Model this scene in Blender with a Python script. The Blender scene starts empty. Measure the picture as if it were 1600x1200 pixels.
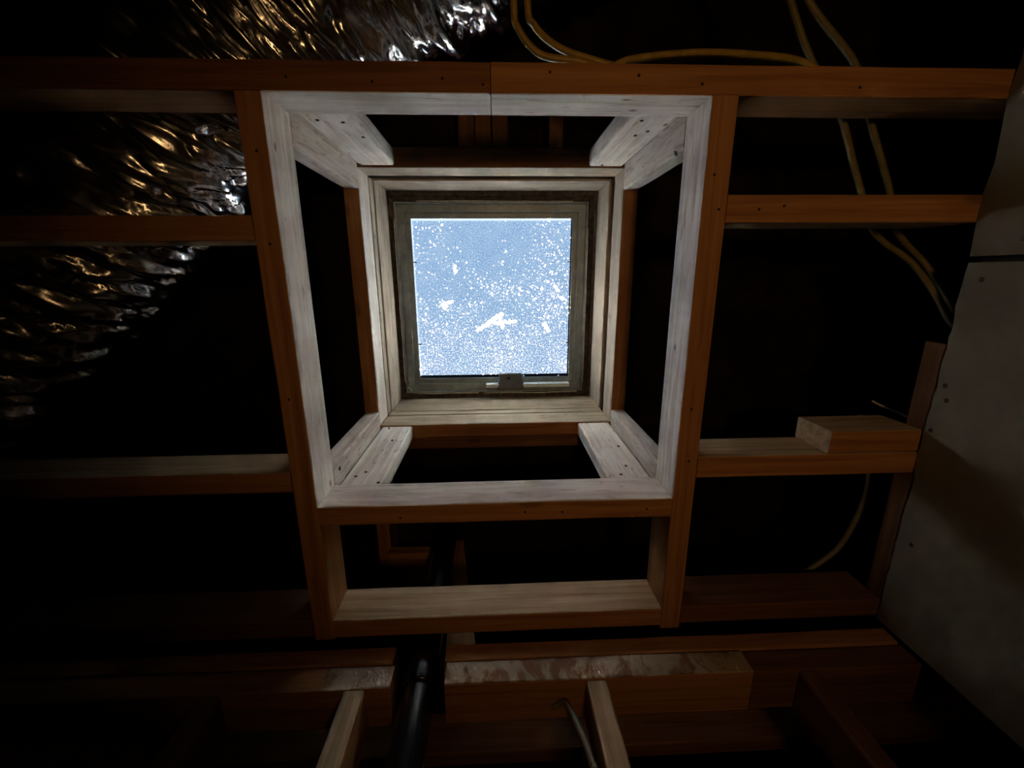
import bpy, bmesh, math, random
from mathutils import Vector, Matrix, noise

S = bpy.context.scene
COL = S.collection
random.seed(7)

# ------------------------------------------------------------------ camera
cd = bpy.data.cameras.new('camera')
cd.sensor_width = 36.0
cd.lens = 655.439 / 1600 * 36.0
cd.clip_start = 0.02
cam = bpy.data.objects.new('camera', cd)
COL.objects.link(cam)
RIGHT = Vector((0.99915, 0.0059, -0.04079)); FWD = Vector((0.03804, 0.24909, 0.96773))
FWD.normalize(); RIGHT = (RIGHT - FWD * RIGHT.dot(FWD)).normalized(); UP = RIGHT.cross(FWD)
cam.matrix_world = Matrix(((RIGHT.x, UP.x, -FWD.x, 0.0), (RIGHT.y, UP.y, -FWD.y, 0.0),
                           (RIGHT.z, UP.z, -FWD.z, 1.705), (0, 0, 0, 1)))
S.camera = cam

# ------------------------------------------------------------------ sky, sun, lamp, exposure
W = bpy.data.worlds.new('sky'); S.world = W; W.use_nodes = True
nt = W.node_tree
sky = nt.nodes.new('ShaderNodeTexSky'); sky.sky_type = 'NISHITA'; sky.sun_disc = False
sky.sun_elevation = math.radians(52); sky.sun_rotation = math.radians(200)
nt.links.new(sky.outputs[0], nt.nodes['Background'].inputs[0])
nt.nodes['Background'].inputs[1].default_value = 0.2
W.cycles.sampling_method = 'NONE'

sd = bpy.data.lights.new('sun', 'SUN'); sd.energy = 800.0; sd.angle = math.radians(0.53); sd.color = (1.0, 0.965, 0.91)
sun = bpy.data.objects.new('sun', sd); COL.objects.link(sun)
sun.rotation_euler = (math.radians(-30), math.radians(14), 0); sun.location = (0.6, -1.5, 6)

ld = bpy.data.lights.new('room_lamp', 'SPOT'); ld.energy = 11.0; ld.shadow_soft_size = 0.07; ld.color = (1.0, 0.56, 0.22)
ld.spot_size = math.radians(81); ld.spot_blend = 1.0
lamp = bpy.data.objects.new('room_lamp', ld); COL.objects.link(lamp)
lamp.location = (0.21, -0.20, 0.95)
lamp.rotation_euler = (math.radians(172), math.radians(3), 0)

S.view_settings.view_transform = 'Standard'
S.view_settings.look = 'None'
S.view_settings.exposure = 0.0
S.view_settings.gamma = 1.0
S.view_settings.use_curve_mapping = False
S.cycles.use_denoising = True
S.cycles.sample_clamp_indirect = 0.0
S.cycles.max_bounces = 7
S.cycles.diffuse_bounces = 5
S.cycles.glossy_bounces = 3

# ------------------------------------------------------------------ node helpers
class NT:
    def __init__(s, name):
        s.m = bpy.data.materials.new(name); s.m.use_nodes = True
        s.t = s.m.node_tree; s.t.nodes.clear()
        s.out = s.t.nodes.new('ShaderNodeOutputMaterial')
    def n(s, typ, **kw):
        d = s.t.nodes.new('ShaderNode' + typ)
        for k, v in kw.items(): setattr(d, k, v)
        return d
    def l(s, a, b): s.t.links.new(a, b)
    def put(s, v, sock):
        if isinstance(v, bpy.types.NodeSocket): s.l(v, sock)
        elif isinstance(v, (tuple, list)) and len(v) == 3 and sock.type == 'RGBA': sock.default_value = (*v, 1)
        else: sock.default_value = v
    def math(s, op, a, b=0.0, c=None, clamp=False):
        d = s.n('Math', operation=op, use_clamp=clamp)
        s.put(a, d.inputs[0]); s.put(b, d.inputs[1])
        if c is not None: s.put(c, d.inputs[2])
        return d.outputs[0]
    def vmath(s, op, a, b=None, out=0):
        d = s.n('VectorMath', operation=op); s.put(a, d.inputs[0])
        if b is not None: s.put(b, d.inputs[1])
        return d.outputs[out]
    def mix(s, f, a, b):
        d = s.n('Mix', data_type='RGBA'); s.put(f, d.inputs[0]); s.put(a, d.inputs[6]); s.put(b, d.inputs[7])
        return d.outputs[2]
    def rng(s, v, a, b, c=0.0, d_=1.0, smooth=True):
        d = s.n('MapRange', clamp=True); d.interpolation_type = 'SMOOTHSTEP' if smooth else 'LINEAR'
        s.put(v, d.inputs[0])
        for i, q in enumerate((a, b, c, d_)): s.put(q, d.inputs[i + 1])
        return d.outputs[0]
    def noise(s, vec, scale, detail=4.0, rough=0.55, dist=0.0, col=False):
        d = s.n('TexNoise'); s.l(vec, d.inputs['Vector'])
        d.inputs['Scale'].default_value = scale; d.inputs['Detail'].default_value = detail
        d.inputs['Roughness'].default_value = rough; d.inputs['Distortion'].default_value = dist
        return d.outputs[1 if col else 0]
    def voro(s, vec, scale, feature='F1', rnd=1.0):
        d = s.n('TexVoronoi', feature=feature); s.l(vec, d.inputs['Vector'])
        d.inputs['Scale'].default_value = scale; d.inputs['Randomness'].default_value = rnd
        return d
    def scale(s, vec, sc):
        d = s.n('Mapping'); s.l(vec, d.inputs[0]); d.inputs['Scale'].default_value = sc
        return d.outputs[0]
    def coord(s, rand=True):
        o = s.n('TexCoord').outputs['Object']
        if not rand: return o
        r = s.n('ObjectInfo').outputs['Random']
        c = s.n('CombineXYZ'); s.l(s.math('MULTIPLY', r, 37.0), c.inputs[0])
        s.l(s.math('MULTIPLY', r, 91.0), c.inputs[1]); s.l(s.math('MULTIPLY', r, 53.0), c.inputs[2])
        return s.vmath('ADD', o, c.outputs[0])
    def bsdf(s, color, rough=0.7, metal=0.0, height=None, bump=0.3, dist=0.002, spec=0.3):
        p = s.n('BsdfPrincipled'); s.put(color, p.inputs['Base Color']); s.put(rough, p.inputs['Roughness'])
        p.inputs['Metallic'].default_value = metal; p.inputs['Specular IOR Level'].default_value = spec
        if height is not None:
            b = s.n('Bump'); b.inputs['Strength'].default_value = bump; b.inputs['Distance'].default_value = dist
            s.l(height, b.inputs['Height']); s.l(b.outputs[0], p.inputs['Normal'])
        s.l(p.outputs[0], s.out.inputs[0])
        return s.m

AX = {'x': 0, 'y': 1, 'z': 2}
def stretch(axis, along, across):
    v = [across] * 3; v[AX[axis]] = along
    return tuple(v)

def wood(axis, name, dark, mid, light, knot=0.5, rough=0.75):
    t = NT(name + '_' + axis)
    c = t.coord()
    g1 = t.noise(t.scale(c, stretch(axis, 0.9, 26)), 2.2, 5, 0.6, 0.9)
    g2 = t.noise(t.scale(c, stretch(axis, 2.5, 120)), 3.0, 3, 0.6, 0.2)
    big = t.noise(c, 3.2, 3, 0.6)
    f = t.math('ADD', t.math('MULTIPLY', g1, 0.75), t.math('MULTIPLY', g2, 0.25))
    col = t.mix(t.rng(f, 0.36, 0.52), dark, mid)
    col = t.mix(t.rng(f, 0.5, 0.66), col, light)
    col = t.mix(t.rng(big, 0.52, 0.75, 0, 0.35), col, dark)
    k = t.voro(t.scale(c, stretch(axis, 4.0, 11.0)), 1.0).outputs['Distance']
    col = t.mix(t.rng(k, 0.05, 0.13, knot, 0.0), col, tuple(v * 0.25 for v in dark))
    return t.bsdf(col, rough, 0, f, 0.25, 0.0015)

def whitewash(axis, name, lo, hi, under, wear=0.47):
    # thin white paint and plaster dust over timber: grain and scuffs come through
    t = NT(name + '_' + axis)
    c = t.coord()
    g1 = t.noise(t.scale(c, stretch(axis, 1.2, 22)), 2.4, 5, 0.62, 1.0)
    g2 = t.noise(c, 7.0, 5, 0.6, 0.4)
    g3 = t.noise(t.scale(c, stretch(axis, 5.0, 34)), 3.0, 6, 0.7, 0.8)
    col = t.mix(t.rng(t.math('ADD', t.math('MULTIPLY', g1, .6), t.math('MULTIPLY', g2, .4)), 0.38, 0.62), lo, hi)
    col = t.mix(t.rng(g3, wear - 0.12, wear - 0.03, 0.55, 0.0), col, under)
    smear = t.noise(t.scale(c, stretch(axis, 8, 20)), 2.0, 4, 0.6, 1.2)
    col = t.mix(t.rng(smear, 0.66, 0.74, 0.0, 0.6), col, tuple(v * 0.4 for v in under))
    k = t.voro(t.scale(c, stretch(axis, 9.0, 16.0)), 1.0).outputs['Distance']
    col = t.mix(t.rng(k, 0.03, 0.09, 0.75, 0.0), col, (0.05, 0.035, 0.025))
    return t.bsdf(col, 0.8, 0, g1, 0.3, 0.0015)

NAT, WHT, TAN, GRY, SIL, SHD, DIN = {}, {}, {}, {}, {}, {}, {}
for a in 'xyz':
    NAT[a] = wood(a, 'aged_wood', (0.25, 0.105, 0.035), (0.36, 0.165, 0.06), (0.45, 0.22, 0.09))
    TAN[a] = wood(a, 'raw_wood', (0.30, 0.20, 0.105), (0.46, 0.34, 0.20), (0.58, 0.45, 0.30))
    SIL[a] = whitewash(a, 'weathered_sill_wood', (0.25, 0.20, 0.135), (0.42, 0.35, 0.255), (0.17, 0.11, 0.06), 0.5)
    SHD[a] = wood(a, 'shaded_aged_wood', (0.10, 0.042, 0.016), (0.155, 0.066, 0.025), (0.20, 0.09, 0.036))  # aged wood darkened in its colour, for timbers meant to lie in shade
    WHT[a] = whitewash(a, 'whitewashed_wood', (0.58, 0.525, 0.46), (0.86, 0.83, 0.78), (0.30, 0.20, 0.12))
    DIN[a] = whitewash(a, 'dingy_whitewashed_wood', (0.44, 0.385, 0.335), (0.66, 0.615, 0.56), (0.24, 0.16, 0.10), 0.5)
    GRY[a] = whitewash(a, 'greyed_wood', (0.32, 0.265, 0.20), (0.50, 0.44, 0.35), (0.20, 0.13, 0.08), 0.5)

def simple(name, color, rough=0.6, metal=0.0, nscale=None, amt=0.3, bump=0.2, spec=0.4):
    t = NT(name); c = t.coord(False)
    if nscale is None: return t.bsdf(color, rough, metal, spec=spec)
    n = t.noise(c, nscale, 5, 0.6, 0.3)
    col = t.mix(t.rng(n, 0.3, 0.7), tuple(v * (1 - amt) for v in color), tuple(min(1, v * (1 + amt)) for v in color))
    return t.bsdf(col, rough, metal, n, bump, 0.002, spec)

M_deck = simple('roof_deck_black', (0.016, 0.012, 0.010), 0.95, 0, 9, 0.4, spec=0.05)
M_floor = wood('y', 'floor_boards', (0.12, 0.06, 0.025), (0.19, 0.10, 0.045), (0.25, 0.14, 0.07))
M_plaster = simple('dark_plaster', (0.20, 0.17, 0.14), 0.9, 0, 4, 0.2)
M_metal = simple('painted_aluminium', (0.23, 0.275, 0.27), 0.42, 0.25, 40, 0.15, 0.05, 0.5)
M_rail = simple('bare_aluminium', (0.75, 0.82, 0.84), 0.4, 0.0, 60, 0.1, 0.05, 0.5)
M_latch = simple('dull_zinc', (0.10, 0.10, 0.095), 0.5, 0.5, 80, 0.2, 0.1)
M_recess = simple('shadowed_frame_recess', (0.085, 0.07, 0.052), 0.85, 0, 60, 0.5, 0.4)  # dark tone carries the shadow of the recess round the sash
M_caulk = simple('old_sealant', (0.62, 0.63, 0.58), 0.6, 0, 90, 0.2, 0.4)
M_nail = simple('rusty_nail', (0.03, 0.022, 0.018), 0.6, 0.4, 200, 0.4)
M_pipe = simple('black_plastic', (0.006, 0.0065, 0.007), 0.22, 0, None, spec=0.6)
M_yellow = simple('yellow_cable_sheath', (0.36, 0.235, 0.04), 0.42, 0, 60, 0.2, 0.05)
M_yellow_shd = simple('shaded_yellow_sheath', (0.17, 0.135, 0.04), 0.5, 0, 60, 0.2, 0.05)  # yellow sheath with the dimness of the right side put into its colour
M_white = simple('white_cable_sheath', (0.20, 0.18, 0.115), 0.45, 0, 60, 0.15, 0.05)
M_wire = simple('thin_white_wire', (0.6, 0.58, 0.52), 0.5, 0, 60, 0.1, 0.05)

def drywall():
    t = NT('old_drywall'); c = t.coord(False)
    n = t.noise(c, 5, 6, 0.6, 0.3); st = t.noise(c, 2.1, 3, 0.5)
    col = t.mix(t.rng(n, 0.3, 0.7), (0.155, 0.140, 0.108), (0.215, 0.197, 0.155))
    col = t.mix(t.rng(st, 0.58, 0.7, 0, 0.4), col, (0.10, 0.088, 0.07))
    return t.bsdf(col, 0.9, 0, n, 0.2, 0.002)
M_dry = drywall()

def patchy():
    # torn plaster and adhesive left on the plate
    t = NT('plaster_scabbed_wood'); c = t.coord(False)
    n = t.noise(t.scale(c, (14, 14, 9)), 1.6, 6, 0.65, 0.6)
    col = t.mix(t.rng(n, 0.42, 0.55), (0.20, 0.10, 0.05), (0.42, 0.34, 0.25))
    col = t.mix(t.rng(n, 0.62, 0.7), col, (0.7, 0.66, 0.58))
    return t.bsdf(col, 0.85, 0, n, 0.6, 0.006)
M_patch = patchy()

def foil():
    t = NT('silver_foil_jacket'); c = t.coord(False)
    n1 = t.noise(c, 13, 3, 0.6, 1.5); n2 = t.noise(c, 60, 3, 0.6, 0.5)
    h = t.math('ADD', t.math('MULTIPLY', n1, 0.6), t.math('MULTIPLY', n2, 0.3))
    return t.bsdf((0.66, 0.66, 0.66), 0.22, 1.0, h, 0.22, 0.006)
M_foil = foil()

def glass_bottom():
    # weathered, whitened plastic glazing lit from behind by sun and sky: dull film, brighter scuffed specks
    t = NT('weathered_glazing'); c = t.coord(False)
    sep = t.n('SeparateXYZ'); t.l(c, sep.inputs[0]); y = sep.outputs[1]
    warp = t.vmath('SCALE', t.vmath('SUBTRACT', t.noise(c, 70, 3, 0.6, 0, True), (0.5, 0.5, 0.5)))
    warp.node.inputs['Scale'].default_value = 0.010
    cw = t.vmath('ADD', c, warp)
    dens = t.noise(c, 7.5, 2, 0.5)
    dr = t.vmath('DISTANCE', c, (0.215, -0.03, 0), out=1)
    dcn = t.vmath('DISTANCE', c, (0.03, 0.08, 0), out=1)
    dens = t.math('ADD', dens, t.rng(dr, 0.0, 0.16, 0.30, 0.0))
    dens = t.math('ADD', dens, t.rng(dcn, 0.0, 0.17, 0.10, 0.0))
    dens = t.math('SUBTRACT', dens, t.rng(t.vmath('DISTANCE', c, (-0.02, -0.22, 0), out=1), 0.05, 0.22, 0.22, 0.0))
    def specks(scale, rmin, rmax, lo, hi):
        v = t.voro(cw, scale)
        rs = t.n('SeparateColor'); t.l(v.outputs['Color'], rs.inputs[0])
        on = t.math('LESS_THAN', rs.outputs[0], t.rng(dens, lo, hi, 0.0, 1.0))
        rad = t.math('ADD', t.math('MULTIPLY', rs.outputs[1], rmax - rmin), rmin)
        return t.math('MULTIPLY', on, t.rng(t.math('DIVIDE', v.outputs['Distance'], rad), 0.35, 1.0, 1.0, 0.0))
    a = specks(50, 0.08, 0.27, 0.40, 0.84)
    b = specks(95, 0.10, 0.30, 0.30, 0.78)
    fine = t.noise(c, 230, 2, 0.6)
    fm = t.math('ADD', fine, t.rng(y, -0.15, 0.24, -0.10, 0.035))
    fm = t.math('ADD', fm, t.math('MULTIPLY', t.math('SUBTRACT', dens, 0.5), 0.10))
    fspk = t.rng(fm, 0.53, 0.66)
    wn = t.math('MULTIPLY', t.math('SUBTRACT', t.noise(c, 85, 4, 0.65), 0.5), 0.026)
    def streak(p, q, r):
        p = Vector((*p, 0)); d = Vector((*q, 0)) - p
        rel = t.vmath('SUBTRACT', cw, tuple(p))
        s = t.math('DIVIDE', t.vmath('DOT_PRODUCT', rel, tuple(d), out=1), d.length_squared, clamp=True)
        sc = t.n('VectorMath', operation='SCALE'); sc.inputs[0].default_value = d; t.l(s, sc.inputs['Scale'])
        dd = t.vmath('DISTANCE', rel, sc.outputs[0], out=1)
        return t.rng(t.math('ADD', dd, wn), r * 0.6, r, 1.0, 0.0)
    m = t.math('MAXIMUM', a, b)
    for p, q, r in (((-0.052, 0.094), (0.024, 0.044), 0.0068), ((0.0, 0.072), (0.072, 0.066), 0.0052),
                    ((-0.17, 0.010), (-0.135, -0.004), 0.006), ((-0.163, 0.024), (-0.172, 0.006), 0.005),
                    ((0.226, -0.012), (0.236, -0.006), 0.004), ((0.205, -0.047), (0.213, -0.036), 0.004), ((0.02, 0.05), (0.03, 0.086), 0.006),
                    ((0.17, 0.08), (0.185, 0.10), 0.005), ((-0.125, -0.115), (-0.122, -0.095), 0.005)):
        m = t.math('MAXIMUM', m, streak(p, q, r))
    base = t.mix(t.rng(t.noise(c, 16, 4, 0.6), 0.3, 0.7), (0.00104, 0.00195, 0.00358), (0.00137, 0.00234, 0.00390))
    base = t.mix(t.rng(fine, 0.4, 0.62, 0.0, 0.8), base, (0.00241, 0.00338, 0.00455))
    edge = t.math('MAXIMUM', t.math('ABSOLUTE', sep.outputs[0]), t.math('ABSOLUTE', y))
    base = t.mix(t.rng(edge, 0.250, 0.2565, 0.0, 0.5), base, (0.00650, 0.00780, 0.00975))  # paler rim painted for the glow round the pane border
    col = t.mix(t.math('MULTIPLY', fspk, 0.6), base, (0.00813, 0.00813, 0.00813))
    mid = t.math('MAXIMUM', specks(70, 0.10, 0.36, 0.25, 0.85), specks(125, 0.12, 0.46, 0.10, 0.72))
    mid = t.math('MULTIPLY', mid, t.rng(t.noise(c, 120, 2), 0.35, 0.62, 0.35, 1.0))
    col = t.mix(mid, col, (0.00813, 0.00813, 0.00813))
    col = t.mix(t.math('POWER', m, 3.0), col, (0.88, 0.86, 0.82))
    tr = t.n('BsdfTranslucent'); t.l(col, tr.inputs[0])
    t.l(tr.outputs[0], t.out.inputs[0])
    return t.m
def glass_top():
    t = NT('clear_glass_face')
    tr = t.n('BsdfTransparent'); gl = t.n('BsdfGlossy'); gl.inputs['Roughness'].default_value = 0.05
    mx = t.n('MixShader'); mx.inputs[0].default_value = 0.05
    t.l(tr.outputs[0], mx.inputs[1]); t.l(gl.outputs[0], mx.inputs[2]); t.l(mx.outputs[0], t.out.inputs[0])
    return t.m
M_glass, M_gtop = glass_bottom(), glass_top()

# ------------------------------------------------------------------ object helpers
def tag(o, label=None, cat=None, group=None, kind=None):
    if label: o['label'] = label
    if cat: o['category'] = cat
    if group: o['group'] = group
    if kind: o['kind'] = kind
    return o

def empty(name, loc):
    o = bpy.data.objects.new(name, None); COL.objects.link(o); o.location = loc; o.empty_display_size = 0.05
    return o

def mesh_obj(name, verts, faces, mats, fmat=None, parent=None, origin=(0, 0, 0), smooth=False):
    me = bpy.data.meshes.new(name)
    o0 = Vector(origin)
    me.from_pydata([tuple(Vector(v) - o0) for v in verts], [], faces)
    for m in (mats if isinstance(mats, (list, tuple)) else [mats]): me.materials.append(m)
    if fmat: me.polygons.foreach_set('material_index', fmat)
    if smooth: me.polygons.foreach_set('use_smooth', [True] * len(me.polygons))
    me.validate(); me.update()
    bm = bmesh.new(); bm.from_mesh(me); bmesh.ops.recalc_face_normals(bm, faces=bm.faces); bm.to_mesh(me); bm.free()
    o = bpy.data.objects.new(name, me); COL.objects.link(o)
    o.location = o0
    if parent:
        o.parent = parent; o.location = o0 - parent.location
    return o

def board(name, x, y, z, axis, mats, rule=None, cuts=(), parent=None, bev=0.003, wob=0.0008, seg=0.06):
    """one sawn board: rounded arrises, slightly wavy; rule(normal, centre) -> material slot"""
    lo = Vector((x[0], y[0], z[0])); hi = Vector((x[1], y[1], z[1])); ce = (lo + hi) / 2
    a = AX[axis]; u, v = [i for i in range(3) if i != a]
    L0, L1 = lo[a], hi[a]
    ts = sorted(set([L0, L1] + [c for c in cuts if L0 < c < L1] +
                    [L0 + (L1 - L0) * i / max(2, int((L1 - L0) / seg)) for i in range(max(2, int((L1 - L0) / seg)))]))
    b2 = bev * 0.3
    U0, U1, V0, V1 = lo[u], hi[u], lo[v], hi[v]
    prof = [(U0 + bev, V0), (U1 - bev, V0), (U1 - b2, V0 + b2), (U1, V0 + bev), (U1, V1 - bev), (U1 - b2, V1 - b2),
            (U1 - bev, V1), (U0 + bev, V1), (U0 + b2, V1 - b2), (U0, V1 - bev), (U0, V0 + bev), (U0 + b2, V0 + b2)]
    verts = []; sd_ = random.random() * 100
    for t in ts:
        for k, (pu, pv) in enumerate(prof):
            q = Vector((0, 0, 0)); q[a] = t; q[u] = pu; q[v] = pv
            n1 = noise.noise(Vector((t * 9 + sd_, k * 0.37, 1.3))); n2 = noise.noise(Vector((t * 9 + sd_, k * 0.37, 7.7)))
            q[u] += n1 * wob; q[v] += n2 * wob
            verts.append(q)
    n = len(prof); faces = []; fm = []
    for i in range(len(ts) - 1):
        for k in range(n):
            k2 = (k + 1) % n
            faces.append((i * n + k, i * n + k2, (i + 1) * n + k2, (i + 1) * n + k))
    faces.append(tuple(range(n))); faces.append(tuple((len(ts) - 1) * n + k for k in range(n)))
    for f in faces:
        c = sum((verts[i] for i in f), Vector()) / len(f)
        if len(f) == n:
            nn = Vector((0, 0, 0)); nn[a] = -1 if f[0] == 0 else 1
        else:
            d = c - ce; nn = Vector((0, 0, 0))
            du = (abs(d[u]) - (U1 - U0) / 2); dv = (abs(d[v]) - (V1 - V0) / 2)
            i = u if du > dv else v
            nn[i] = 1 if d[i] > 0 else -1
        fm.append(rule(nn, c) if rule else 0)
    return mesh_obj(name, verts, faces, mats, fm, parent, ce)

def tube(name, pts, r, mat, parent=None, sides=10, sub=8, rfun=None):
    P = [Vector(p) for p in pts]
    Q = []
    ext = [2 * P[0] - P[1]] + P + [2 * P[-1] - P[-2]]
    for i in range(1, len(ext) - 2):
        p0, p1, p2, p3 = ext[i - 1:i + 3]
        for k in range(sub):
            t = k / sub
            Q.append(0.5 * ((2 * p1) + (p2 - p0) * t + (2 * p0 - 5 * p1 + 4 * p2 - p3) * t * t + (3 * p1 - p0 - 3 * p2 + p3) * t ** 3))
    Q.append(P[-1])
    verts, faces = [], []
    nrm = None
    for i, q in enumerate(Q):
        T = (Q[min(i + 1, len(Q) - 1)] - Q[max(i - 1, 0)]).normalized()
        if nrm is None: nrm = T.cross(Vector((0.31, 0.17, 0.93))).normalized()
        nrm = (nrm - T * nrm.dot(T)).normalized(); bn = T.cross(nrm)
        for k in range(sides):
            an = 2 * math.pi * k / sides
            rr = r if rfun is None else r * rfun(i, an)
            verts.append(q + (nrm * math.cos(an) + bn * math.sin(an)) * rr)
    for i in range(len(Q) - 1):
        for k in range(sides):
            k2 = (k + 1) % sides
            faces.append((i * sides + k, i * sides + k2, (i + 1) * sides + k2, (i + 1) * sides + k))
    faces.append(tuple(range(sides))); faces.append(tuple((len(Q) - 1) * sides + k for k in range(sides)))
    return mesh_obj(name, verts, faces, mat, None, parent, P[0], True)

def nail(parent, pos, nrm, r=0.0035):
    n = Vector(nrm).normalized(); t = n.orthogonal().normalized(); b = n.cross(t); p = Vector(pos)
    vs, fs = [], []
    for h, rr in ((-0.003, r * 0.6), (0.0007, r), (0.0016, r * 0.7)):
        for k in range(8):
            an = k * math.pi / 4
            vs.append(p + n * h + (t * math.cos(an) + b * math.sin(an)) * rr)
    for i in range(2):
        for k in range(8): fs.append((i * 8 + k, i * 8 + (k + 1) % 8, (i + 1) * 8 + (k + 1) % 8, (i + 1) * 8 + k))
    fs += [tuple(range(8)), tuple(range(16, 24))]
    return mesh_obj('nail', vs, fs, M_nail, None, parent, p)

def box_vf(x0, x1, y0, y1, z0, z1):
    v = [(x, y, z) for z in (z0, z1) for y in (y0, y1) for x in (x0, x1)]
    f = [(0, 2, 3, 1), (4, 5, 7, 6), (0, 1, 5, 4), (2, 6, 7, 3), (0, 4, 6, 2), (1, 3, 7, 5)]
    return v, f

def boxes(name, bl, mat, parent=None, origin=(0, 0, 0), bev=0.0):
    V, F = [], []
    for b in bl:
        v, f = box_vf(*b); o = len(V); V += v; F += [tuple(i + o for i in q) for q in f]
    ob = mesh_obj(name, V, F, mat, None, parent, origin)
    if bev:
        m = ob.modifiers.new('bevel', 'BEVEL'); m.width = bev; m.segments = 2
    return ob

# ------------------------------------------------------------------ setting: shell
ZL, ZM, ZU, ZR = 2.4, 2.489, 2.8335, 2.9225
XL, XR, YT, YB = -0.3278, 0.3271, -0.2572, 0.4054
X0, X1, Y0, Y1 = -2.3, 1.9, -1.9, 2.3
tag(boxes('floor', [(X0, X1, Y0, Y1, -0.05, 0)], M_floor), 'dark brown floor boards of the room', kind='structure')
tag(boxes('wall_left', [(X0 - .1, X0, Y0, Y1, 0, 2.97)], M_plaster), 'dark plaster wall at far left', kind='structure')
tag(boxes('wall_far', [(X0, X1, Y0 - .1, Y0, 0, 2.97)], M_plaster), 'dark plaster wall beyond the duct', kind='structure')
tag(boxes('wall_back', [(X0, X1, Y1, Y1 + .1, 0, 2.97)], M_plaster), 'dark plaster wall behind the studs', kind='structure')
tag(boxes('wall_outer', [(X1, X1 + .1, Y0, Y1, 0, 2.97)], M_plaster), 'dark plaster wall beyond the white one', kind='structure')
# roof deck with the skylight hole (set back on two sides, so that a dark gap shows)
hx0, hx1, hy0, hy1 = XL - 0.031, XR + 0.022, YT - 0.022, YB + 0.031
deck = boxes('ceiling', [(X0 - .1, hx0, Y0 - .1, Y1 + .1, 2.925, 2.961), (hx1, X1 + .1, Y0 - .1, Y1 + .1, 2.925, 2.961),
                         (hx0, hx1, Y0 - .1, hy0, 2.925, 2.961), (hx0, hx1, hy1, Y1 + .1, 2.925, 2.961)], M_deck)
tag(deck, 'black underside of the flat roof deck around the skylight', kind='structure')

# right wall: two plasterboard sheets with an open joint
wr = tag(empty('wall_right', (0.785, 0, 0)), 'grubby white plasterboard wall below the joists', kind='structure')
def sheet(y0, y1):
    vs, fs = [], []
    N = 40
    for i in range(N + 1):
        y = y0 + (y1 - y0) * i / N
        zt = 2.398 + 0.006 * noise.noise(Vector((y * 14, 3.1, 0))) + 0.004 * noise.noise(Vector((y * 50, 9.1, 0)))
        for x, z in ((0.785, 0.0), (0.785, zt), (0.797, zt + 0.002), (0.797, 0.0)): vs.append((x, y, z))
    for i in range(N):
        for k in range(4): fs.append((i * 4 + k, i * 4 + (k + 1) % 4, i * 4 + 4 + (k + 1) % 4, i * 4 + 4 + k))
    fs += [(0, 1, 2, 3), tuple(N * 4 + k for k in range(4))]
    return mesh_obj('plasterboard_sheet', vs, fs, M_dry, None, wr, (0.785, (y0 + y1) / 2, 1.2))
sh1 = sheet(Y0, -0.027); sh2 = sheet(-0.017, 0.695)
boxes('backing', [(0.80, 0.81, Y0, 0.695, 0.0, 2.39)], M_deck, wr, (0.80, 0, 1.2))
for (yy, zz) in ((-0.05, 2.33), (0.01, 2.37), (0.19, 2.383), (0.215, 2.375), (0.275, 2.388), (0.50, 2.37)):
    nail(wr, (0.785, yy, zz), (-1, 0, 0), 0.004)

# ------------------------------------------------------------------ ceiling timbers
def slot_y(yface, x0, x1):          # whitewash on faces looking along yface, between x0 and x1
    return lambda n, c: 1 if (n.y * yface > 0.5 and x0 < c.x < x1) else 0
def slot_x(xface, y0, y1):
    return lambda n, c: 1 if (n.x * xface > 0.5 and y0 < c.y < y1) else 0

NATD = wood('x', 'browner_aged_wood', (0.15, 0.06, 0.022), (0.22, 0.092, 0.034), (0.28, 0.125, 0.05))
hA = board('header_beam', (-2.2, -0.0015), (-0.297, YT), (ZL, ZM), 'x', [NATD, WHT['x']], slot_y(1, XL, 2), (XL,))
tag(hA, 'long brown header beam under the silver duct, butted at its right end', 'beam', 'ceiling frame around the light well')
hB = board('header_beam', (-0.0003, 1.8), (-0.298, YT), (ZL + 0.001, ZM), 'x', [NAT['x'], WHT['x']], slot_y(1, -2, XR), (XR,))
tag(hB, 'long orange-brown header beam with yellow cable along its top', 'beam', 'ceiling frame around the light well')
jL = board('ceiling_joist', (XL - 0.039, XL), (YT, 0.697), (ZL, ZM), 'y', [NAT['y'], WHT['y']], slot_x(1, -1, YB), (YB,))
tag(jL, 'ceiling joist left of the light well, inner side whitewashed', 'joist', 'ceiling frame around the light well')
jR = board('ceiling_joist', (XR, XR + 0.041), (YT, 0.700), (ZL, ZM), 'y', [NAT['y'], WHT['y']], slot_x(-1, -1, YB), (YB,))
tag(jR, 'ceiling joist right of the light well, inner side whitewashed', 'joist', 'ceiling frame around the light well')
hD = board('cross_beam', (XL, XR), (YB, YB + 0.038), (ZL, ZM), 'x', [NAT['x'], WHT['x']], slot_y(-1, -2, 2))
tag(hD, 'whitewashed cross beam closing the near side of the light well', 'beam', 'ceiling frame around the light well')
hE = board('cross_beam', (XL, XR), (0.654, 0.694), (ZL, ZM), 'x', [NAT['x'], TAN['x']], slot_y(-1, -2, 2))
tag(hE, 'cross beam with streaky raw tan side above the wall plates', 'beam', 'ceiling frame around the light well')

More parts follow.
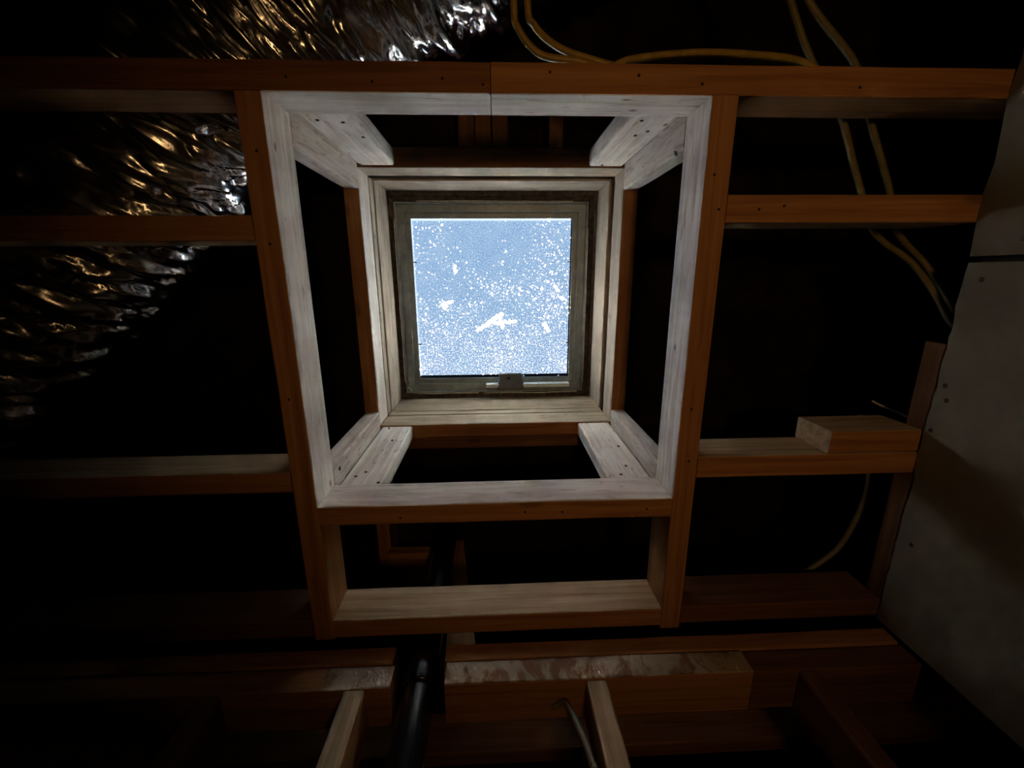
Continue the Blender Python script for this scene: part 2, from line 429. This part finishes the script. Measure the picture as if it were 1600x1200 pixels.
def blocking(x, y, label, dark=False):
    o = board('blocking', x, y, (ZL, ZM), 'x', [SHD['x']] if dark else [NAT['x'], TAN['x']], None if dark else slot_y(-1, -9, 9))  # dark picks the wood with shade painted in
    return tag(o, label, 'blocking', 'blocking boards between the ceiling joists')
blocking((-2.2, XL - 0.039), (-0.092, -0.054), 'dark blocking board crossing below the silver duct, left of the well')
bL2 = blocking((-2.2, XL - 0.039), (0.335, 0.374), 'blocking board left of the well, level with the whitewashed cross beam')
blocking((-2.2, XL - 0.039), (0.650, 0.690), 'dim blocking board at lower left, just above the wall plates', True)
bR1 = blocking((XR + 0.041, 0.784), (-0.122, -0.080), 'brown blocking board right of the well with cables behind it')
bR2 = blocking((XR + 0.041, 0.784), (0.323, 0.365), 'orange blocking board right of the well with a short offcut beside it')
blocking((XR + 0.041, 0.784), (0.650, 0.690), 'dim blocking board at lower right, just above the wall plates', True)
off = board('offcut_block', (0.612, 0.783), (0.279, 0.322), (ZL + .001, ZM), 'x', [NAT['x'], TAN['x']],
            lambda n, c: 1 if (n.x < -.5 or n.y < -.5) else 0)
tag(off, 'short timber offcut with pale sawn end nailed beside blocking board', 'block')
wp = board('wall_plate', (0.787, 0.876), (0.12, 0.69), (2.400, 2.438), 'y', [SHD['y']])
tag(wp, 'rough brown top plate showing above the plasterboard edge', 'plate')

# ------------------------------------------------------------------ roof timbers
def rafter(x, y, label, rule=None, mats=None, cuts=()):
    o = board('roof_rafter', x, y, (ZU, ZR), 'y', mats or [NAT['y']], rule, cuts)
    return tag(o, label, 'rafter', 'roof rafters')
rafter((XL - 0.039, XL), (-0.43, 2.2), 'roof rafter forming left side of the skylight opening, face whitewashed',
       slot_x(1, YT, YB), [NAT['y'], WHT['y']], (YT, YB))
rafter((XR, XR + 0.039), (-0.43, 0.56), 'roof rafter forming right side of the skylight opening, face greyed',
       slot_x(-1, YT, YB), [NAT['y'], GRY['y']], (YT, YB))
rT = board('roof_header', (XL, XR), (YT - 0.046, YT), (ZU, ZR), 'x', [SHD['x'], GRY['x']], slot_y(1, -2, 2))
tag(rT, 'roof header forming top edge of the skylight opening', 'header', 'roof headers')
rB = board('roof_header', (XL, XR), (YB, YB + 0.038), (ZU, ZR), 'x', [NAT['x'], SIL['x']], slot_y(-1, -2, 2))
tag(rB, 'roof header forming bottom edge of the skylight opening, below the latch', 'header', 'roof headers')
rB2 = board('roof_header', (XL, XR), (YB + 0.039, YB + 0.074), (ZU + .001, ZR), 'x', [SHD['x']])
tag(rB2, 'shade-darkened second roof header doubled up behind the one below the latch', 'header', 'roof headers')
for i, xa in enumerate((-0.081, -0.041, 0.0)):  # short rafters toned down by colour to sit in shadow
    rafter((xa, xa + 0.038), (-0.43, YT - 0.046), ('left', 'middle', 'right')[i] + ' one of three shade-darkened short rafters grouped above the skylight opening', None, [SHD['y']])
rafter((0.138, 0.172), (-0.43, YT - 0.046), 'single shade-darkened short rafter above the skylight opening, right of the grouped three', None, [SHD['y']])

# ------------------------------------------------------------------ corner posts of the light well
def post(loc, label, xa, ya, xb, yb, fx, fy):
    p = tag(empty('corner_post', loc), label, 'post', 'corner posts of the light well')
    o1 = board('board', xa, ya, (ZM, ZU), 'z', [NAT['z'], WHT['z']], lambda n, c: 1 if n.z == 0 and (n.y * fy > 0.5 or abs(n.x) > .5) else 0, parent=p, bev=0.005)
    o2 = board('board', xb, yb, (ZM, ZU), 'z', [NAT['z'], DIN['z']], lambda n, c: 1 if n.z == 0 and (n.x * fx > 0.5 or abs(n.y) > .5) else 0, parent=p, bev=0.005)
    return p
pTL = post((XL, YT, ZM), 'whitewashed corner post of two boards at the far left of the light well',
           (XL + 0.005, XL + 0.090), (YT - 0.043, YT - 0.005), (XL - 0.038, XL), (YT - 0.040, YT + 0.048), 1, 1)
pTR = post((XR, YT, ZM), 'whitewashed corner post of two boards at the far right of the light well',
           (XR - 0.089, XR - 0.005), (YT - 0.043, YT - 0.005), (XR, XR + 0.038), (YT - 0.040, YT + 0.050), -1, 1)
pBL = post((XL, YB, ZM), 'whitewashed corner post of two boards at the near left of the light well',
           (XL + 0.005, XL + 0.090), (YB + 0.004, YB + 0.042), (XL - 0.038, XL), (YB - 0.040, YB + 0.048), 1, -1)
pBR = post((XR, YB, ZM), 'whitewashed corner post of two boards at the near right of the light well',
           (XR - 0.094, XR - 0.005), (YB + 0.004, YB + 0.042), (XR, XR + 0.038), (YB - 0.034, YB + 0.052), -1, -1)
for p_, q in ((pTL, ((-0.300, YT, 2.53), (-0.26, YT, 2.54), (-0.249, YT, 2.62), (-0.318, YT, 2.825))), (pTR, ((0.262, YT, 2.52), (0.292, YT, 2.575), (0.277, YT, 2.60), (0.268, YT, 2.822))),
              (pBL, ((-0.30, YB, 2.53), (-0.285, YB, 2.55), (-0.300, YB, 2.82), (-0.27, YB, 2.73), (-0.245, YB, 2.50))), (pBR, ((0.285, YB, 2.55), (0.262, YB, 2.51), (0.30, YB, 2.66)))):
    for c in q: nail(p_, (c[0], c[1] + (-0.005 if c[1] < 0 else 0.004), c[2]), (0, 1 if c[1] < 0 else -1, 0), 0.0036)
nail(pBL, (XL, YB - 0.02, 2.52), (1, 0, 0), 0.005); nail(pTR, (XR, YT + 0.047, 2.52), (-1, 0.4, 0), 0.005)
for (o, pts, nn) in ((hA, [(-.29, -.275), (-.17, -.270), (-.07, -.275), (-.012, -.268)], 0), (hB, [(.085, -.285), (.215, -.282), (.31, -.272), (.55, -.27)], 0),
                     (jL, [(-.345, -.05), (-.35, .2), (-.345, -.18)], 0), (jR, [(.342, -.15), (.355, -.1), (.345, .23), (.35, .33)], 0),
                     (hD, [(-.18, .43), (.05, .425), (.12, .427), (.28, .425)], 0), (bR1, [(.42, -.10), (.46, -.105)], 0)):
    for (px, py) in pts: nail(o, (px, py, ZL), (0, 0, -1), 0.0022)

# ------------------------------------------------------------------ skylight curb and skylight
curb = tag(empty('skylight_curb', (0, 0.074, 2.962)), 'greyed timber curb lining the shaft just below the skylight frame', 'curb')
ZC0, ZC1 = 2.962, 3.098
cm = [NAT['x'], GRY['x']]; cmy = [NAT['y'], GRY['y']]
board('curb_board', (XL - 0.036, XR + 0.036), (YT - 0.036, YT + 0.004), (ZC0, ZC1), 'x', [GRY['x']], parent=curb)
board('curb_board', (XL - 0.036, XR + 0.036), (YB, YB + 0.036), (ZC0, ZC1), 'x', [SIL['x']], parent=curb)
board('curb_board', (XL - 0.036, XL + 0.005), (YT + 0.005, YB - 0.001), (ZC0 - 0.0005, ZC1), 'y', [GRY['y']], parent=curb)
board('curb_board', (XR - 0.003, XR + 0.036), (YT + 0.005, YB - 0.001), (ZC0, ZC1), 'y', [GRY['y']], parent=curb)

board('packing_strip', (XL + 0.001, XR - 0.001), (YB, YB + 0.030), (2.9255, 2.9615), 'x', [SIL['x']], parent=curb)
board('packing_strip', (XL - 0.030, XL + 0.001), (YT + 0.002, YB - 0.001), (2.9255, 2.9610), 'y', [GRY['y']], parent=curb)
GX, GY, HX, HY = -0.004, 0.0815, 0.256, 0.2585
sk = tag(empty('window_1', (GX, GY, 3.10)), 'square skylight with grey metal sash and weathered speckled glazing', kind='structure')
def ring(name, prof, mat, hx=HX, hy=HY, bev=0.0, yb=0.0):
    V, F = [], []
    n = len(prof)
    for sx, sy in ((-1, -1), (1, -1), (1, 1), (-1, 1)):
        for o, z in prof:
            V.append((GX + sx * (hx + o), GY + sy * (hy + o) + (yb if sy > 0 else 0), z))
    for c in range(4):
        c2 = (c + 1) % 4
        for k in range(n):
            k2 = (k + 1) % n
            F.append((c * n + k, c2 * n + k, c2 * n + k2, c * n + k2))
    ob = mesh_obj(name, V, F, mat, None, sk, (GX, GY, 3.10))
    if bev:
        m = ob.modifiers.new('bevel', 'BEVEL'); m.width = bev; m.segments = 2; m.limit_method = 'ANGLE'
    return ob
ring('sash', [(0, 3.128), (0, 3.117), (0.015, 3.117), (0.017, 3.111), (0.040, 3.111), (0.041, 3.100), (0.0455, 3.100), (0.0455, 3.145), (0.0, 3.145), (0.0, 3.136), (-0.0, 3.132)][:9], M_metal, bev=0.0008)
ring('outer_frame', [(0.047, 3.150), (0.047, 3.118), (0.053, 3.112), (0.060, 3.107), (0.064, 3.100), (0.105, 3.100), (0.105, 3.150)], M_recess, bev=0.001)
# pane: frosted lower face, clear upper face
v, f = box_vf(GX - HX - .004, GX + HX + .004, GY - HY - .004, GY + HY + .004, 3.1285, 3.1335)
pane = mesh_obj('pane', v, f, [M_glass, M_gtop], None, sk, (GX, GY, 3.1285))
for p in pane.data.polygons: p.material_index = 0 if p.normal.z < -0.5 else 1
# latch: tapered bracket over a pale bar whose side catches the daylight
lv = [(0.010, 0.321, 3.106), (0.088, 0.321, 3.106), (0.098, 0.372, 3.086), (0.004, 0.372, 3.086),
      (0.014, 0.323, 3.098), (0.084, 0.323, 3.098), (0.093, 0.370, 3.076), (0.009, 0.370, 3.076)]
la = mesh_obj('latch', lv, [(0, 1, 2, 3), (4, 7, 6, 5), (0, 4, 5, 1), (1, 5, 6, 2), (2, 6, 7, 3), (3, 7, 4, 0)], M_latch, None, sk, (0.05, 0.35, 3.09))
m = la.modifiers.new('bevel', 'BEVEL'); m.width = 0.0015; m.segments = 2
boxes('latch_bar', [(-0.034, 0.250, 0.3555, 0.3665, 3.083, 3.1105)], M_rail, sk, (0.1, 0.36, 3.10), 0.0008)
k = nail(sk, (0.043, 0.337, 3.0912), (0, 0.42, -1), 0.006); k.name = 'latch_rivet'
for sx in (-1, 1):
    for yy in (-0.045, 0.222):
        x0 = GX + sx * HX
        boxes('glazing_clip', [(min(x0, x0 - sx * .011), max(x0, x0 - sx * .011), yy - .0016, yy + .0016, 3.124, 3.128)], M_latch, sk, (x0, yy, 3.126))
# old sealant smeared along the joint between sash and frame
def seal(pts, r, sd_):
    return tube('sealant', pts, r, M_caulk, sk, 7, 10, lambda i, an: 0.55 + 1.1 * abs(noise.noise(Vector((i * 0.31 + sd_, an * 0.4, 0.2)))))
o_ = 0.0475
xl_, xr_, yt_, yb_ = GX - HX - o_, GX + HX + o_, GY - HY - o_, GY + HY + o_
seal([(xl_ + .07, yt_, 3.1055), (-0.1, yt_ - .001, 3.1055), (0.05, yt_, 3.1055), (xr_ - .05, yt_, 3.1055)], 0.0026, 1)
seal([(xl_, yt_ + .05, 3.1055), (xl_ - .001, 0.0, 3.1055), (xl_, 0.2, 3.1055), (xl_, yb_ - .05, 3.1055), (xl_ + .015, yb_ - .012, 3.1055), (xl_ + .05, yb_, 3.1055), (-0.06, yb_ + .002, 3.1055)], 0.0034, 4)
seal([(xr_, yt_ + .08, 3.1055), (xr_, 0.1, 3.1055), (xr_, yb_ - .03, 3.1055)], 0.0022, 9)
seal([(-0.04, yb_ + .003, 3.104), (0.05, yb_ + .002, 3.104), (0.14, yb_ + .004, 3.104), (xr_ - .02, yb_ + .002, 3.104)], 0.0026, 14)

# ------------------------------------------------------------------ partition wall: plates, studs
pl0 = board('top_plate', (-2.2, -0.202), (0.700, 0.789), (2.344, 2.380), 'x', [NAT['x']], wob=0.0015)
tag(pl0, 'upper wall plate left of the black pipe, dark brown', 'plate', 'plates of the opened partition wall')
pl1 = board('top_plate', (-0.104, 0.78), (0.700, 0.789), (2.344, 2.380), 'x', [NAT['x']], wob=0.0015)
tag(pl1, 'upper brown wall plate right of the black pipe, under the raw tan cross beam', 'plate', 'plates of the opened partition wall')
pl2 = board('top_plate', (-0.100, 0.46), (0.699, 0.789), (2.295, 2.341), 'x', [NAT['x'], M_patch], slot_y(-1, -9, 9), wob=0.001)
tag(pl2, 'lower wall plate with torn plaster scabs, right of the black pipe', 'plate', 'plates of the opened partition wall')
pl3 = board('top_plate', (-2.2, -0.196), (0.701, 0.789), (2.295, 2.341), 'x', [NAT['x'], M_patch], lambda n, c: 1 if n.y < -.5 and c.x > -.32 else 0, (-.32,), wob=0.001)
tag(pl3, 'lower wall plate left of the black pipe, mostly in the dark', 'plate', 'plates of the opened partition wall')
pl4 = board('top_plate', (0.462, 0.78), (0.702, 0.789), (2.296, 2.341), 'x', [SHD['x']], wob=0.001)
tag(pl4, 'shade-darkened lower wall plate in the right corner by the plasterboard', 'plate', 'plates of the opened partition wall')
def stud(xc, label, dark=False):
    o = board('wall_stud', (xc - 0.019, xc + 0.019), (0.702, 0.789), (0.0, 2.294), 'z', [SHD['z'], SHD['z']] if dark else [NAT['z'], TAN['z']], lambda n, c: 1 if n.y < -.5 else 0, bev=0.005)  # dark studs have their shade in the wood colour
    return tag(o, label, 'stud', 'studs of the opened partition wall')
stud(0.172, 'pale wall stud with a cable close by its left side')
stud(-0.258, 'tan wall stud immediately left of the black pipe')
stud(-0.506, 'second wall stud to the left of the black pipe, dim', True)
stud(0.565, 'shade-darkened wall stud in the lower right corner', True)
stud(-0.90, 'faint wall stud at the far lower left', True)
nj = board('ceiling_joist', (-2.2, 1.2), (1.00, 1.038), (ZL - .01, ZM - .01), 'x', [NAT['x']])
tag(nj, 'joist of the next room seen beyond the wall studs', 'joist')

# black vent pipe with a coupling
pp = tag(empty('vent_pipe', (-0.152, 0.742, 0)), 'glossy black plastic vent pipe rising beside the wall stud', 'pipe')
def lathe(name, prof, mat, parent, cx, cy, n=32):
    V, F = [], []
    for r, z in prof:
        for k in range(n):
            an = 2 * math.pi * k / n; V.append((cx + r * math.cos(an), cy + r * math.sin(an), z))
    for i in range(len(prof) - 1):
        for k in range(n): F.append((i * n + k, i * n + (k + 1) % n, (i + 1) * n + (k + 1) % n, (i + 1) * n + k))
    F += [tuple(range(n)), tuple((len(prof) - 1) * n + k for k in range(n))]
    return mesh_obj(name, V, F, mat, None, parent, (cx, cy, prof[0][1]), True)
lathe('pipe_run', [(0.030, 0.0), (0.030, 1.2), (0.030, 2.2), (0.030, 2.6), (0.030, 2.92)], M_pipe, pp, -0.152, 0.742)
lathe('coupling', [(0.0302, 2.318), (0.0355, 2.319), (0.036, 2.322), (0.036, 2.377), (0.0355, 2.380), (0.0302, 2.381)], M_pipe, pp, -0.152, 0.742)

# scraps behind the cross beam, up by the roof
w = mesh_obj('timber_wedge', [(-0.118, .80, 2.40), (-0.045, .80, 2.40), (-0.118, .84, 2.40), (-0.045, .84, 2.40), (-0.135, .80, 2.86), (-0.110, .80, 2.86), (-0.135, .84, 2.86), (-0.110, .84, 2.86)],
             [(0, 2, 3, 1), (4, 5, 7, 6), (0, 1, 5, 4), (2, 6, 7, 3), (0, 4, 6, 2), (1, 3, 7, 5)], NAT['z'], None, None, (-0.09, .82, 2.4))
tag(w, 'tapering brown timber wedge standing right of the black pipe', 'wedge')
sb = board('roof_block', (XL, -0.19), (0.80, 0.94), (2.80, 2.838), 'x', [NAT['x']])
tag(sb, 'dim brown block under the roof, left of the black pipe', 'block')

# ------------------------------------------------------------------ flexible foil duct
def duct():
    ctrl = [Vector(p) for p in ((0.75, -1.02), (0.40, -0.86), (0.08, -0.705), (-0.22, -0.578), (-0.51, -0.435), (-0.755, -0.19), (-1.08, 0.12), (-1.5, 0.45), (-2.0, 0.75))]
    ctrl = [Vector((p[0], p[1], 2.660)) for p in ctrl]
    ext = [2 * ctrl[0] - ctrl[1]] + ctrl + [2 * ctrl[-1] - ctrl[-2]]
    Q = []
    for i in range(1, len(ext) - 2):
        p0, p1, p2, p3 = ext[i - 1:i + 3]
        for kk in range(70):
            t = kk / 70
            Q.append(0.5 * ((2 * p1) + (p2 - p0) * t + (2 * p0 - 5 * p1 + 4 * p2 - p3) * t * t + (3 * p1 - p0 - 3 * p2 + p3) * t ** 3))
    N = 200; R = 0.198; RZ = 0.157
    V, F = [], []
    s = 0.0
    for i, q in enumerate(Q):
        T = (Q[min(i + 1, len(Q) - 1)] - Q[max(i - 1, 0)]).normalized()
        if i: s += (Q[i] - Q[i - 1]).length
        side = T.cross(Vector((0, 0, 1))).normalized(); up = side.cross(T)
        for k in range(N):
            an = 2 * math.pi * k / N
            cx, cy = math.cos(an), math.sin(an)
            # creases run round the duct, drawn slightly along a spiral
            ss = s + 0.045 * math.sin(an + 0.6)
            d = 0.014 * noise.noise(Vector((ss * 20, cx * 0.8, cy * 0.8)))
            d -= 0.017 * (1 - min(1, 3.2 * abs(noise.noise(Vector((ss * 26 + 5, cx * 0.9, cy * 0.9))))))
            d -= 0.008 * (1 - min(1, 3.0 * abs(noise.noise(Vector((ss * 52 + 15, cx * 1.9, cy * 1.9))))))
            d += 0.003 * noise.noise(Vector((ss * 40, cx * 3, cy * 3)))
            V.append(q + side * cx * (R + d) + up * cy * (RZ + d))
    for i in range(len(Q) - 1):
        for k in range(N):
            k2 = (k + 1) % N
            F.append((i * N + k, i * N + k2, (i + 1) * N + k2, (i + 1) * N + k))
    o = mesh_obj('flexible_duct', V, F, M_foil, None, None, (-0.44, -0.42, 2.5), True)
    return tag(o, 'wide crinkled silver foil duct lying across the ceiling timbers', 'duct')
duct()

# ------------------------------------------------------------------ cables
def cable(pts, r, mat, label, name='cable'):
    o = tube(name, pts, r, mat, None, 10, 8)
    return tag(o, label, 'cable', 'electrical cables')
cable([(0.03, -0.9, 2.462), (0.034, -0.6, 2.464), (0.036, -0.41, 2.470), (0.044, -0.378, 2.485), (0.081, -0.349, 2.497), (0.14, -0.342, 2.50), (0.19, -0.332, 2.499), (0.235, -0.346, 2.5), (0.342, -0.356, 2.5), (0.44, -0.354, 2.5), (0.518, -0.345, 2.499), (0.60, -0.31, 2.497), (0.72, -0.285, 2.4955), (0.95, -0.28, 2.4955)],
      0.0055, M_yellow, 'yellow cable looping down by the duct and along the header beam', 'yellow_cable')
cable([(0.052, -0.9, 2.462), (0.054, -0.6, 2.464), (0.057, -0.412, 2.472), (0.070, -0.385, 2.490), (0.110, -0.365, 2.508), (0.165, -0.352, 2.516), (0.23, -0.340, 2.518), (0.31, -0.336, 2.518), (0.40, -0.333, 2.518), (0.48, -0.320, 2.514), (0.53, -0.290, 2.508)],
      0.0055, M_yellow, 'second yellow cable, inner line of the loop by the duct', 'yellow_cable')
cable([(0.43, -0.62, 2.54), (0.499, -0.442, 2.52), (0.551, -0.355, 2.52), (0.612, -0.270, 2.512), (0.655, -0.20, 2.52), (0.682, -0.147, 2.52), (0.70, -0.10, 2.515), (0.735, -0.062, 2.515), (0.790, -0.02, 2.50), (0.812, 0.04, 2.46), (0.815, 0.09, 2.42), (0.82, 0.11, 2.36)],
      0.0058, M_yellow_shd, 'shade-darkened yellow cable nearest the light well, dropping behind the plasterboard', 'yellow_cable')
cable([(0.45, -0.60, 2.55), (0.527, -0.445, 2.52), (0.628, -0.352, 2.52), (0.675, -0.263, 2.52), (0.715, -0.19, 2.52), (0.737, -0.147, 2.52), (0.765, -0.075, 2.515), (0.82, -0.015, 2.50), (0.835, 0.045, 2.46), (0.828, 0.085, 2.41), (0.826, 0.10, 2.34)],
      0.0058, M_yellow_shd, 'shade-darkened yellow cable nearest the plasterboard, dropping behind it', 'yellow_cable')
cable([(0.800, 0.30, 2.55), (0.815, 0.39, 2.53), (0.824, 0.455, 2.52), (0.815, 0.53, 2.52), (0.786, 0.612, 2.52), (0.734, 0.664, 2.52), (0.66, 0.70, 2.51), (0.55, 0.74, 2.50)],
      0.0058, M_white, 'dull pale cable sagging below the offcut block at right', 'pale_cable')
cable([(0.800, 0.262, 2.53), (0.815, 0.270, 2.525), (0.842, 0.283, 2.505), (0.858, 0.295, 2.47), (0.861, 0.31, 2.435)],
      0.0022, M_wire, 'thin white wire end above the offcut block', 'thin_wire')
cable([(0.095, 0.76, 2.296), (0.115, 0.740, 2.285), (0.128, 0.73, 2.24), (0.138, 0.726, 2.18), (0.142, 0.724, 2.05), (0.142, 0.724, 1.0)],
      0.0055, M_white, 'cable hanging left of the pale wall stud', 'pale_cable')
